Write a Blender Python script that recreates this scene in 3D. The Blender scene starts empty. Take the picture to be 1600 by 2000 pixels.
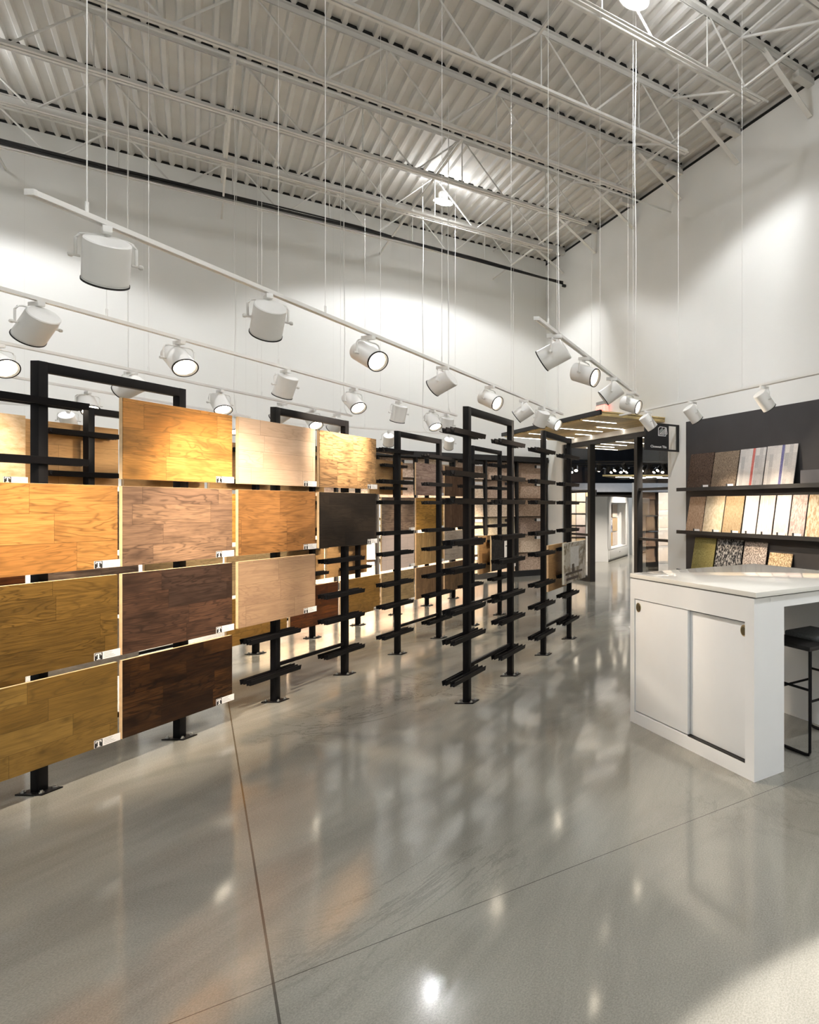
import bpy, bmesh, math, random
from mathutils import Vector, Matrix
random.seed(7)
SC = bpy.context.scene
COL = SC.collection

# ------------------------------------------------------------------ camera, world, exposure
cam_d = bpy.data.cameras.new('camera'); cam = bpy.data.objects.new('camera', cam_d); COL.objects.link(cam)
cam.location = (0, 0, 1.5); cam.rotation_euler = (math.radians(90), 0, 0)
cam_d.sensor_fit = 'HORIZONTAL'; cam_d.sensor_width = 36.0
cam_d.lens = 1266 / 1600 * 36.0
cam_d.shift_x = -(1528 - 800) / 1600; cam_d.shift_y = -(1000 - 988) / 1600
cam_d.clip_end = 200
SC.camera = cam
SC.view_settings.view_transform = 'Standard'; SC.view_settings.look = 'None'
SC.view_settings.exposure = 0.22; SC.view_settings.gamma = 1.0; SC.view_settings.use_curve_mapping = False
w = bpy.data.worlds.new('world'); SC.world = w; w.use_nodes = True
w.node_tree.nodes['Background'].inputs[0].default_value = (0.8, 0.85, 1, 1)
w.node_tree.nodes['Background'].inputs[1].default_value = 0.01
HIGHBAY_W = 430; HIGHBAY_UP = 22; SPOT_W = 175; FILL_W = 330
WARM = (1.0, 0.82, 0.62); NEUT = (0.985, 0.99, 1.0)
HB = [(3.07, 11.9), (3.27, 5.85), (-2.35, 11.9), (-2.2, 5.85), (3.2, -0.2), (-2.2, -0.2)]   # high bay lamps, room coordinates; last one added unseen to brighten the counter front

ANG = math.atan2(.6702, .7422)        # the walls stand turned against the display rows
def R(u, v, z=0.0): return Vector((u*.7422 - v*.6702, u*.6702 + v*.7422, z))

# ------------------------------------------------------------------ tagging
def tag(o, label=None, cat=None, group=None, kind=None):
    if label: o['label'] = label
    if cat: o['category'] = cat
    if group: o['group'] = group
    if kind: o['kind'] = kind
    return o
def empty(name, loc=(0,0,0), rz=0.0, label=None, cat=None, group=None):
    o = bpy.data.objects.new(name, None); COL.objects.link(o); o.location = loc; o.rotation_euler = (0,0,rz)
    o.empty_display_size = .1
    return tag(o, label, cat, group)
def copy_tree(o, parent=None):
    c = o.copy(); COL.objects.link(c); c.parent = parent
    for ch in list(o.children):
        if ch.type != 'LIGHT': copy_tree(ch, c)
    return c
ORD = ['first','second','third','fourth','fifth','sixth','seventh','eighth','ninth','tenth','eleventh','twelfth','thirteenth']

# ------------------------------------------------------------------ mesh builder
class MB:
    def __init__(s): s.bm = bmesh.new()
    def box(s, c, d, rot=None, bev=0.0):
        r = bmesh.ops.create_cube(s.bm, size=1.0); vs = r['verts']
        bmesh.ops.scale(s.bm, vec=Vector(d), verts=vs)
        if bev: 
            es = list({e for v in vs for e in v.link_edges})
            rb = bmesh.ops.bevel(s.bm, geom=es, offset=bev, segments=2, affect='EDGES', profile=.6)
            vs = list({v for f in rb['faces'] for v in f.verts} | {v for v in vs if v.is_valid})
        if rot is not None: bmesh.ops.rotate(s.bm, cent=(0,0,0), matrix=rot, verts=vs)
        bmesh.ops.translate(s.bm, vec=Vector(c), verts=vs); return s
    def b(s, x0, x1, y0, y1, z0, z1, bev=0.0):
        return s.box(((x0+x1)/2,(y0+y1)/2,(z0+z1)/2), (abs(x1-x0),abs(y1-y0),abs(z1-z0)), bev=bev)
    def bar(s, p, q, wx, wy, up=(0,0,1)):
        p = Vector(p); q = Vector(q); d = q-p; L = d.length; zax = d.normalized()
        u = Vector(up)
        if abs(zax.dot(u)) > .98: u = Vector((1,0,0))
        xax = u.cross(zax).normalized(); yax = zax.cross(xax)
        m = Matrix((xax, yax, zax)).transposed()
        return s.box((p+q)/2, (wx, wy, L), rot=m)
    def tube(s, pts, r, n=8, r2=None):
        pts = [Vector(p) for p in pts]; rings = []
        for i, p in enumerate(pts):
            d = (pts[min(i+1,len(pts)-1)] - pts[max(i-1,0)]).normalized()
            u = Vector((0,0,1)) if abs(d.z) < .9 else Vector((1,0,0))
            x = u.cross(d).normalized(); y = d.cross(x)
            rr = r if r2 is None else r + (r2-r)*i/(len(pts)-1)
            rings.append([s.bm.verts.new(p + x*math.cos(2*math.pi*k/n)*rr + y*math.sin(2*math.pi*k/n)*rr) for k in range(n)])
        for a, b in zip(rings, rings[1:]):
            for k in range(n):
                f = s.bm.faces.new((a[k], a[(k+1)%n], b[(k+1)%n], b[k])); f.smooth = n > 6
        s.bm.faces.new(rings[0][::-1]); s.bm.faces.new(rings[-1]); return s
    def lathe(s, prof, axis=(0,0,1), o=(0,0,0), n=32):
        ax = Vector(axis).normalized(); u = Vector((0,0,1)) if abs(ax.z) < .9 else Vector((1,0,0))
        x = u.cross(ax).normalized(); y = ax.cross(x); o = Vector(o); rings = []
        for r, h in prof:
            if r < 1e-5: rings.append([s.bm.verts.new(o+ax*h)])
            else: rings.append([s.bm.verts.new(o+ax*h+x*math.cos(2*math.pi*k/n)*r+y*math.sin(2*math.pi*k/n)*r) for k in range(n)])
        for a, b in zip(rings, rings[1:]):
            for k in range(n):
                if len(a) == 1 and len(b) == 1: continue
                if len(a) == 1: f = s.bm.faces.new((a[0], b[(k+1)%n], b[k]))
                elif len(b) == 1: f = s.bm.faces.new((a[k], a[(k+1)%n], b[0]))
                else: f = s.bm.faces.new((a[k], a[(k+1)%n], b[(k+1)%n], b[k]))
                f.smooth = True
        return s
    def prism(s, poly, p, q, up=(0,0,1)):
        # poly in (side, up) coordinates swept from p to q
        p = Vector(p); q = Vector(q); d = (q-p).normalized(); y = Vector(up); x = d.cross(y).normalized()
        a = [s.bm.verts.new(p + x*c[0] + y*c[1]) for c in poly]; b = [s.bm.verts.new(q + x*c[0] + y*c[1]) for c in poly]
        n = len(poly)
        for k in range(n): s.bm.faces.new((a[k], a[(k+1)%n], b[(k+1)%n], b[k]))
        s.bm.faces.new(a[::-1]); s.bm.faces.new(b); return s
    def build(s, name, mat, parent=None, loc=(0,0,0), rz=0.0, sharp=True):
        bmesh.ops.recalc_face_normals(s.bm, faces=s.bm.faces)
        me = bpy.data.meshes.new(name); s.bm.to_mesh(me); s.bm.free()
        if sharp: 
            try: me.set_sharp_from_angle(angle=math.radians(35))
            except Exception: pass
        o = bpy.data.objects.new(name, me); COL.objects.link(o)
        if mat: me.materials.append(mat)
        o.parent = parent; o.location = loc; o.rotation_euler = (0,0,rz); return o

# ------------------------------------------------------------------ materials
class NT:
    def __init__(s, name):
        s.m = bpy.data.materials.new(name); s.m.use_nodes = True; s.t = s.m.node_tree; s.bs = s.t.nodes['Principled BSDF']
    def n(s, typ, **kw):
        nd = s.t.nodes.new(typ)
        for k, v in kw.items():
            if k.startswith('_'): setattr(nd, k[1:], v)
            else:
                key = k.replace('__',' ') 
                nd.inputs[key].default_value = v
        return nd
    def l(s, a, b): s.t.links.new(a, b)
    def ramp(s, fac, stops):
        r = s.t.nodes.new('ShaderNodeValToRGB'); el = r.color_ramp.elements
        while len(el) < len(stops): el.new(.5)
        for e, (p, c) in zip(el, stops): e.position = p; e.color = (*c, 1) if len(c) == 3 else c
        s.l(fac, r.inputs[0]); return r.outputs[0]
    def mix(s, fac, a, b, mode='MIX'):
        m = s.t.nodes.new('ShaderNodeMix'); m.data_type = 'RGBA'; m.blend_type = mode
        for sock, val in ((m.inputs[0], fac), (m.inputs[6], a), (m.inputs[7], b)):
            if hasattr(val, 'is_output') or isinstance(val, bpy.types.NodeSocket): s.l(val, sock)
            elif isinstance(val, tuple): sock.default_value = (*val, 1)
            else: sock.default_value = val
        return m.outputs[2]
    def math(s, op, a, b=None, c=None):
        m = s.t.nodes.new('ShaderNodeMath'); m.operation = op
        for i, v in enumerate((a, b, c)):
            if v is None: continue
            if isinstance(v, bpy.types.NodeSocket): s.l(v, m.inputs[i])
            else: m.inputs[i].default_value = v
        return m.outputs[0]
    def coord(s, kind='Object'): return s.t.nodes.new('ShaderNodeTexCoord').outputs[kind]
    def map(s, vec, sc=(1,1,1), loc=(0,0,0), rot=(0,0,0)):
        m = s.t.nodes.new('ShaderNodeMapping'); s.l(vec, m.inputs[0]); m.inputs[1].default_value = loc; m.inputs[2].default_value = rot; m.inputs[3].default_value = sc
        return m.outputs[0]
    def noise(s, vec, scale=5, detail=4, rough=.55, dist=0, w=None):
        n = s.t.nodes.new('ShaderNodeTexNoise'); n.inputs['Scale'].default_value = scale; n.inputs['Detail'].default_value = detail
        n.inputs['Roughness'].default_value = rough; n.inputs['Distortion'].default_value = dist
        if w is not None:
            n.noise_dimensions = '4D'
            if isinstance(w, bpy.types.NodeSocket): s.l(w, n.inputs['W'])
            else: n.inputs['W'].default_value = w
        s.l(vec, n.inputs['Vector']); return n.outputs['Fac']
    def bump(s, h, strength=.2, dist=.01):
        b = s.t.nodes.new('ShaderNodeBump'); b.inputs['Strength'].default_value = strength; b.inputs['Distance'].default_value = dist
        s.l(h, b.inputs['Height']); s.l(b.outputs[0], s.bs.inputs['Normal'])
    def base(s, c):
        if isinstance(c, bpy.types.NodeSocket): s.l(c, s.bs.inputs['Base Color'])
        else: s.bs.inputs['Base Color'].default_value = (*c, 1)
def plain(name, c, rough=.5, metal=0.0, var=.04, scale=8, bump=0.0, spec=None):
    m = NT(name); n = m.noise(m.coord(), scale, 3)
    a = tuple(max(0, x*(1-var)) for x in c); b = tuple(min(1, x*(1+var)) for x in c)
    m.base(m.ramp(n, [(.3, a), (.7, b)])); m.bs.inputs['Roughness'].default_value = rough; m.bs.inputs['Metallic'].default_value = metal
    if spec is not None: m.bs.inputs['Specular IOR Level'].default_value = spec
    if bump: m.bump(m.noise(m.coord(), 150, 2), bump, .002)
    return m.m
def emis(name, c, st):
    m = NT(name); m.base((0.8,0.8,0.8)); m.bs.inputs['Emission Color'].default_value = (*c,1); m.bs.inputs['Emission Strength'].default_value = st; return m.m

def wood(name, ca, cb, ph=.12, pl=.6, seed=0., vert=False, grain=0.61, knot=.5, dark=None, off=.37, rough=.42, fig=1.0, zo=0.0):
    m = NT(name); co = m.coord(); sp = m.n('ShaderNodeSeparateXYZ'); m.l(co, sp.inputs[0])
    a, b = ('X','Z') if not vert else ('Z','X')
    X = m.math('ADD', sp.outputs[a], 5.0 + seed*.137); Z = m.math('ADD', sp.outputs[b], 5.0*ph + zo + (0 if not vert else .02*seed))
    row = m.math('FLOOR', m.math('DIVIDE', Z, ph))
    def white(v):
        n_ = m.n('ShaderNodeTexWhiteNoise'); n_.noise_dimensions = '1D'; m.l(v, n_.inputs['W']); return n_.outputs['Value']
    r1 = white(m.math('ADD', row, seed*7.31)); xs = m.math('DIVIDE', m.math('ADD', X, m.math('MULTIPLY', r1, pl*1.7)), pl)
    idx = m.math('FLOOR', xs); rnd = white(m.math('ADD', m.math('MULTIPLY', row, 3.17), m.math('MULTIPLY_ADD', idx, 11.3, seed)))
    fz = m.math('FRACT', m.math('DIVIDE', Z, ph)); fx = m.math('FRACT', xs)
    def edge(f, wd): return m.math('LESS_THAN', m.math('SUBTRACT', .5, m.math('ABSOLUTE', m.math('SUBTRACT', f, .5))), wd)
    seam = m.math('MAXIMUM', edge(fz, .0009/ph), edge(fx, .0009/pl))
    cb_ = m.n('ShaderNodeCombineXYZ'); m.l(X, cb_.inputs[0]); m.l(Z, cb_.inputs[1]); v = cb_.outputs[0]
    W = m.math('MULTIPLY_ADD', rnd, 37.0, seed*1.7)
    big = m.noise(m.map(v, sc=(1.25, 7.5, 1)), 1.0, 3, .5, .9*fig, W)
    rings = m.math('ABSOLUTE', m.math('SUBTRACT', m.math('FRACT', m.math('MULTIPLY', big, 15.0)), .5))
    fine = m.noise(m.map(v, sc=(7, 210, 1)), 1.0, 3, .65, .3, W)
    fine2 = m.noise(m.map(v, sc=(2.5, 45, 1)), 1.0, 4, .6, .6, W)
    dk = dark or tuple(x*.32 for x in ca)
    c = m.mix(m.ramp(rnd, [(.05,(0,0,0)),(.95,(1,1,1))]), ca, cb)
    wob = m.ramp(m.noise(m.map(v, sc=(1.2, 3, 1)), 1.0, 2, .5, 0, W), [(.35,(.15,.15,.15)),(.6,(1,1,1))])
    c = m.mix(m.math('MULTIPLY', m.math('MULTIPLY', m.ramp(rings, [(.0,(1,1,1)),(.22,(0,0,0))]), wob), min(1, grain*2.1)), c, dk)
    c = m.mix(m.math('MULTIPLY', m.ramp(fine, [(.4,(1,1,1)),(.6,(0,0,0))]), min(1, grain*.9)), c, dk)
    c = m.mix(m.math('MULTIPLY', m.ramp(fine2, [(.5,(0,0,0)),(.72,(1,1,1))]), min(1, grain*1.7)), c, dk)
    cloud = m.noise(m.map(v, sc=(2.2, 5, 1)), 1.5, 3, .55, .5, W)
    c = m.mix(m.math('MULTIPLY', m.ramp(cloud, [(.5,(0,0,0)),(.72,(1,1,1))]), min(1, grain*1.9)), c, dk)
    if knot:
        vo = m.n('ShaderNodeTexVoronoi'); m.l(m.map(v, sc=(2.2, 3.6, 1), loc=(seed*3.1,seed,0)), vo.inputs['Vector']); vo.inputs['Scale'].default_value = 1.3
        c = m.mix(m.math('MULTIPLY', m.ramp(vo.outputs['Distance'], [(.02,(1,1,1)),(.055,(.5,.5,.5)),(.13,(0,0,0))]), knot), c, tuple(x*.3 for x in dk))
    c = m.mix(m.math('MULTIPLY', seam, .65), c, tuple(x*.3 for x in dk))
    m.base(c); m.bs.inputs['Roughness'].default_value = rough; m.bs.inputs['Specular IOR Level'].default_value = .3; m.bump(fine, .08, .002); return m.m
def fleck(name, ca, cb, scale=90, sc=(1,1,1), rough=.95, bump=.6, lo=.43, hi=.57, detail=3):
    m = NT(name); v = m.map(m.coord(), sc=sc); n = m.noise(v, scale, detail, .7)
    m.base(m.ramp(n, [(lo, ca), (hi, cb)])); m.bs.inputs['Roughness'].default_value = rough
    m.bs.inputs['Specular IOR Level'].default_value = .1; m.bump(n, bump, .006); return m.m

# concrete floor
m = NT('polished_concrete'); co = m.coord()
cv = m.map(co, rot=(0,0,-ANG))
light_strk = m.noise(m.map(cv, sc=(.5, 1.5, 1), rot=(0,0,.35)), 1.1, 6, .62, .9)  # mottle, with streaks of light from between the racks put into the colour
cloud = m.noise(cv, .5, 5, .6, .5); fine = m.noise(cv, 160, 2, .8)
c = m.ramp(light_strk, [(.32,(.12,.118,.10)),(.5,(.235,.23,.20)),(.66,(.37,.36,.32))])
c = m.mix(.5, c, m.ramp(cloud, [(.3,(.17,.165,.14)),(.7,(.31,.3,.26))]))
c = m.mix(.22, c, m.ramp(fine, [(.35,(.1,.1,.085)),(.65,(.46,.45,.4))]))
vein = m.math('ABSOLUTE', m.math('SUBTRACT', m.noise(cv, .9, 8, .72, 1.6), .5)); msk = m.ramp(m.noise(cv, .45, 2), [(.52,(0,0,0)),(.66,(1,1,1))])
c = m.mix(m.math('MULTIPLY', m.math('MULTIPLY', m.ramp(vein, [(.0,(1,1,1)),(.02,(0,0,0))]), msk), .55), c, (.07,.07,.055))
sp = m.n('ShaderNodeSeparateXYZ'); m.l(co, sp.inputs[0])
for axis, p, wd in (('X', .178, .0035), ('Y', 2.583, .0022), ('Y', 8.0, .003), ('X', 4.75, .003)):
    d = m.math('ABSOLUTE', m.math('SUBTRACT', sp.outputs[axis], p)); c = m.mix(m.math('MULTIPLY', m.math('LESS_THAN', d, wd), .85), c, (.04,.037,.03))
m.base(c); m.l(m.math('MULTIPLY_ADD', cloud, .10, .055), m.bs.inputs['Roughness'])
m.bs.inputs['Specular IOR Level'].default_value = .55
m.bump(m.noise(cv, 3.0, 3, .6), .03, .02)
CONCRETE = m.m
WALL = plain('painted_wall', (.80,.80,.775), .75, var=.015, scale=1.5)
# vertical board joints on wall paint
m = NT('painted_wall_panels'); co = m.coord(); s = m.n('ShaderNodeSeparateXYZ'); m.l(co, s.inputs[0])
def stripe(m, sock, pitch, wd):
    f = m.math('ABSOLUTE', m.math('SUBTRACT', m.math('FRACT', m.math('DIVIDE', sock, pitch)), .5)); return m.math('LESS_THAN', f, wd/pitch)
c = m.mix(m.math('MULTIPLY', stripe(m, s.outputs['X'], 1.22, .004), .12), (.80,.80,.775), (.5,.5,.47)); m.base(c); m.bs.inputs['Roughness'].default_value = .7
WALLP = m.m
CEILM = plain('ceiling_paint', (.60,.59,.565), .6, var=.04, scale=3)
STEELW = plain('white_steel_paint', (.66,.65,.62), .5, var=.03)
WHITE = plain('white_enamel', (.80,.795,.77), .38, var=.01)
CAB = plain('white_lacquer', (.84,.86,.875), .35, var=.008)
QUARTZ = plain('polished_quartz', (.80,.795,.75), .07, var=.01)
QEDGE = plain('quartz_edge', (.55,.56,.50), .25, var=.02)
BLACKM = plain('black_powder_coat', (.005,.0048,.0058), .45, var=.15, spec=.18)
BLACK = plain('matte_black', (.008,.0075,.0075), .6, var=.1)
CHAR = plain('charcoal_panel', (.032,.030,.032), .65, var=.1, scale=3)
STEEL = plain('zinc_steel', (.6,.6,.58), .3, 1.0)
BRASS = plain('brushed_brass', (.55,.47,.3), .3, 1.0)
CARD = plain('label_card_white', (.85,.84,.83), .5, var=.01)
INK = plain('label_ink', (.02,.02,.02), .5)
INKG = plain('printed_grey', (.35,.35,.35), .6)
EDGE = plain('plywood_edge', (.80,.58,.34), .6, var=.08, scale=30)
MDF = wood('board_backing', (.50,.30,.13), (.42,.24,.10), .3, .5, 3, grain=0.16, knot=0)
CUSH = plain('grey_wool', (.14,.15,.155), .95, var=.2, scale=80, bump=.5)
SEATB = plain('black_seat', (.015,.014,.014), .55)
LENS = emis('lamp_lens', (1.0,.86,.66), 14)
LENSW = emis('highbay_lens', (1,.99,.96), 60)
LED = emis('led_strip', (1.0,.93,.85), 14)
RED = emis('exit_red', (1.0,.05,.03), 3.0)
GLASS = NT('clear_glass'); g = GLASS
gt = g.n('ShaderNodeBsdfTransparent'); gg = g.n('ShaderNodeBsdfGlossy'); gg.inputs['Roughness'].default_value = .02; gm = g.n('ShaderNodeMixShader')
gm.inputs[0].default_value = .06; g.l(gt.outputs[0], gm.inputs[1]); g.l(gg.outputs[0], gm.inputs[2])
g.l(gm.outputs[0], g.t.nodes['Material Output'].inputs[0]); GLASS = g.m

# ------------------------------------------------------------------ room shell (local x = along back wall, y = towards back wall)
U1 = 5.719; V1 = 14.13; U0 = -7.0; V0 = -3.2; ZC = 6.9
def struct(name, mb, mat): return tag(mb.build(name, mat, None, (0,0,0), ANG), kind='structure')
struct('floor', MB().b(U0-.2, 24.2, V0-.2, 26.2, -.2, 0), CONCRETE)
struct('wall_back', MB().b(U0, U1+.0, V1, V1+.2, 0, 6.9), WALLP)
mb = MB(); OV0, OV1, OZ = 9.12, 13.27, 2.79
mb.b(U1, U1+.2, V0, OV0, 0, 6.8); mb.b(U1, U1+.2, OV1, V1+.2, 0, 6.8); mb.b(U1, U1+.2, OV0, OV1, OZ, 6.8)
struct('wall_right', mb, WALL)
struct('wall_left', MB().b(U0-.2, U0, V0, V1+.2, 0, 7.0), WALL)
struct('wall_front', MB().b(U0, U1+.2, V0-.2, V0, 0, 7.0), WALL)
struct('gap_shade_1', MB().b(U1+.06, U1+.2, V0, V1+.2, 6.8, 6.96), BLACK)  # black strip standing for the darkness in the gap above the right wall
# corrugated deck
bm = bmesh.new(); P = .152; n = int((U1+.1-U0)/P)+1; prev = None
for i in range(n):
    for du, z in ((0, ZC), (.038, ZC), (.056, ZC+.04), (.134, ZC+.04)):
        a = bm.verts.new((U0+i*P+du, V0, z)); b = bm.verts.new((U0+i*P+du, V1+.15, z))
        if prev: bm.faces.new((prev[0], a, b, prev[1]))
        prev = (a, b)
mb = MB(); mb.bm.free(); mb.bm = bm
mb.b(U0-.2, U1+.2, V0-.2, V1+.3, ZC+.05, ZC+.2)
struct('ceiling', mb, CEILM)

struct('gap_shade_2', MB().b(U0, U1, V1-.004, V1+.14, ZC+.002, ZC+.039), BLACK)  # flutes over the back wall filled black in place of their shade
# ------------------------------------------------------------------ roof joists
JV = [13.164 - 1.4745*k for k in range(8)]
JX0 = -5.6; ZT = 6.885; ZB = 6.2
def joist(label):
    r = empty('roof_joist', (0,0,0), ANG, label, 'roof joist', 'roof joists')
    t = MB()
    for s in (-1, 1):
        t.b(U0, U1-.01, s*.03-.018*(1), s*.03+.018, ZT, ZT+.006); t.b(U0, U1-.01, s*.012-.003, s*.012+.003, ZT-.055, ZT)
        t.b(U0, U1-.01, s*.012, s*.052, ZT+.006, ZT+.012)
    t.b(5.45, U1-.002, -.06, .06, ZT-.13, ZT-.055)
    t.build('top_chord', STEELW, r)
    MB().b(U0, U1-.01, -.05, .05, ZC+.002, ZC+.039).build('flute_shade', BLACK, r)  # black strip stands in for the shade in the flutes above the chord
    t = MB()
    for s in (-1, 1):
        t.b(U0, 4.85, s*.012, s*.055, ZB-.006, ZB); t.b(U0, 4.85, s*.012-.003, s*.012+.003, ZB, ZB+.05)
    t.build('bottom_chord', STEELW, r)
    MB().bar((4.93, 0, ZT-.02), (5.70, 0, 6.37), .012, .085, up=(0,1,0)).build('end_brace', STEELW, r)
    x = 4.75; k = 0
    first = [None, None, None]
    while x > U0 + .8:
        for j, (a, b, th) in enumerate((((x, 0, ZB), (x-.62, 0, ZT), .020), ((x-.62, 0, ZT), (x-1.24, 0, ZB), .020), ((x-.62, 0, ZT), (x-.62, 0, ZB), .014))):
            if first[j] is None: first[j] = MB().tube([Vector(a)-Vector((x,0,0)), Vector(b)-Vector((x,0,0))], th*.6, 6).build('web_bar', STEELW, r, (x,0,0))
            else:
                o = first[j].copy(); COL.objects.link(o); o.parent = r; o.location = (x,0,0)
        x -= 1.24
    return r
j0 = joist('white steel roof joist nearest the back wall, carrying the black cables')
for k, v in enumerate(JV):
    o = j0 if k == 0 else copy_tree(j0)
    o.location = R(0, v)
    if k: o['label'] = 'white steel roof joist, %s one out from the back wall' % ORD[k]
# bridging between joists
def bridge(u, z0, z1, va, vb, label):
    o = MB().bar(R(u, va, z0), R(u, vb, z1), .022, .022).build('bridging_bar', STEELW); return tag(o, label, 'bridging bar', 'bridging bars between joists')
for i, (u, z) in enumerate([(4.6, 6.24), (2.55, 6.24), (.3, 6.24), (-2.0, 6.24), (4.6, 6.83), (.3, 6.83)]):
    bridge(u, z, z, JV[7], V1-.01, 'long level white steel bar tying the %s chords, %s from the right wall' % ('top' if z > 6.5 else 'bottom', ['closest','second','third','farthest','closest','second'][i]))
for k in range(6):
    bridge(4.6, 6.24, 6.82, JV[k+1]+.02, JV[k]-.02, 'slanting white brace near the right wall, in the %s joist bay from the back' % ORD[k])
    bridge(.3, 6.82, 6.24, JV[k+1]+.02, JV[k]-.02, 'slanting white brace above mid-room, in the %s joist bay from the back' % ORD[k])
# long strips hung below some joists
for v, u1, lb in ((11.641+.12, 4.83, 'long white conduit beside the second joist from the back wall'), (8.72+.12, 5.6, 'long white conduit beside the fourth joist from the back wall'), (5.79-.12, 4.9, 'long white conduit beside the sixth joist from the back wall')):
    tag(MB().tube([R(U0+.05, v, 6.17), R(u1, v, 6.17)], .014, 8).build('ceiling_conduit', STEELW), lb, 'conduit', 'conduits along the joists')
# black cable bundle on the joist by the back wall
rng = random.Random(3)
for i in range(4):
    pts = []; oy = .07 + .02*(i % 2)
    for q in range(40):
        u = U0+.1 + (5.66-U0-.1)*q/39
        z = 6.235 + .012*i + .01*math.sin(u*1.3+i*2) 
        if u > 2.2: z -= (.03*i) * math.sin(min(1, (u-2.2)/3.4)*math.pi)
        if u > 3.9: z -= .11*(u-3.9)/1.7
        pts.append(R(u, 13.164-oy, z))
    tag(MB().tube(pts, .013 if i else .02, 6).build('black_cable', BLACK), 'black electrical cable bundled along the joist by the back wall', 'cable', 'black cables on the last joist')
tag(MB().box((0,0,0), (.07,.05,.05)).build('cable_plug', BLACK, None, R(5.68, 13.08, 6.09), ANG), 'small black plug at the corner end of the cable bundle', 'plug')

# ------------------------------------------------------------------ high bay lamps
def spotlight(name, loc, aim, W, size, blend, color, rad, parent=None):
    d = bpy.data.lights.new(name, 'SPOT'); d.energy = W; d.spot_size = math.radians(size); d.spot_blend = blend; d.color = color; d.shadow_soft_size = rad
    o = bpy.data.objects.new(name, d); COL.objects.link(o); o.parent = parent; o.location = loc
    o.rotation_euler = Vector(aim).to_track_quat('-Z', 'Y').to_euler(); return o
def highbay(u, v, label, cone):
    r = empty('high_bay_lamp', R(u, v, 6.6), ANG, label, 'ceiling lamp', 'high bay lamps')
    MB().lathe([(0,.16),(.06,.16),(.075,.13),(.075,.04),(.13,.02),(.15,0),(.14,0),(.12,.01),(0,.01)]).build('housing', STEELW, r)
    MB().lathe([(0,-.035),(.09,-.02),(.135,.0),(.135,.008),(0,.008)]).build('lens', LENSW, r)
    MB().tube([(0,0,.16),(0,0,.26)], .008, 6).build('hook', STEELW, r)
    spotlight('down_light', (0,0,-.06), (0,0,-1), HIGHBAY_W, cone, .22, NEUT, .12, r)
    d = bpy.data.lights.new('up_light', 'POINT'); d.energy = HIGHBAY_UP; d.color = NEUT; d.shadow_soft_size = .1
    o = bpy.data.objects.new('up_light', d); COL.objects.link(o); o.parent = r; o.location = (0,-.22,-.05)
names = ['bright high bay lamp over the rack aisle near the corner', 'bright high bay lamp at the top right above the counter', 'high bay lamp beyond the left edge of the view near the back wall', 'high bay lamp over the left side of the room', 'high bay lamp behind the viewer at right', 'unseen high bay lamp added behind the viewer at left']
for (u, v), nm, cone in zip(HB, names, (140, 142, 128, 146, 150, 150)): highbay(u, v, nm, cone)

# ------------------------------------------------------------------ light tracks and heads
ZTR = 2.73
def track(p, q, label, cord=None, hangers=None):
    p = Vector(p); q = Vector(q); d = (q-p); L = d.length; d.normalize(); rz = math.atan2(d.y, d.x)
    r = empty('light_track', p, rz, label, 'light track', 'suspended light tracks')
    pr = [(-.018,-.011),(-.006,-.011),(-.006,-.004),(.006,-.004),(.006,-.011),(.018,-.011),(.018,.011),(-.018,.011)]
    MB().prism(pr, (0,0,0), (L,0,0)).build('rail', WHITE, r)
    for x in (-.006, L+.006): MB().box((x,0,0), (.014,.04,.026), bev=.003).build('end_cap', WHITE, r)
    c0 = None; n = hangers or max(2, int(L/1.25)+1)
    for k in range(n):
        x = .2 + (L-.4)*k/(n-1)
        if c0 is None:
            c0 = MB().tube([(0,0,.03),(0,0,ZC-.01-ZTR)], .0022, 5).tube([(0,0,.01),(0,0,.06)], .006, 8).build('hanger_cable', WHITE, r, (x,0,0))
        else: o = c0.copy(); COL.objects.link(o); o.parent = r; o.location = (x,0,0)
    if cord is not None:
        x = cord; pts = [(x+.12,0,.012),(x+.05,0,.02),(x+.01,0,.08),(x,0,.2)]
        for k in range(1, 22):
            z = .2 + (ZC-.02-ZTR-.2)*k/21; pts.append((x + .006*math.sin(k*.6+x), .006*math.cos(k*.5), z))
        MB().tube(pts, .0048, 7).build('power_cord', WHITE, r)
    return r
TX = [-1.61, -2.95, -4.43, -5.88, -7.35]
track((TX[0],4.26,ZTR), (TX[0],7.2,ZTR), 'short white light track with four heads at right, by the wooden canopy', cord=2.85)
track((TX[1],2.55,ZTR), (TX[1],8.69,ZTR), 'long white light track closest to the viewer, running over the middle aisle', cord=6.0)
track((TX[2],2.6,ZTR), (TX[2],8.80,ZTR), 'white light track running behind the closest long one', cord=6.0)
track((TX[3],3.2,ZTR), (TX[3],8.83,ZTR), 'white light track, third long one, passing behind the black rack tops', cord=5.5)
track((TX[4],4.2,ZTR), (TX[4],8.93,ZTR), 'white light track, fourth long one, farthest to the left rear', cord=4.5)
track(R(4.27,8.0,ZTR), R(4.27,1.5,ZTR), 'white light track along the right wall above the carpet shelves')
track(R(-2.2,12.05,ZTR), R(3.5,12.05,ZTR), 'thin white light track parallel to the back wall', cord=5.0)

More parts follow.
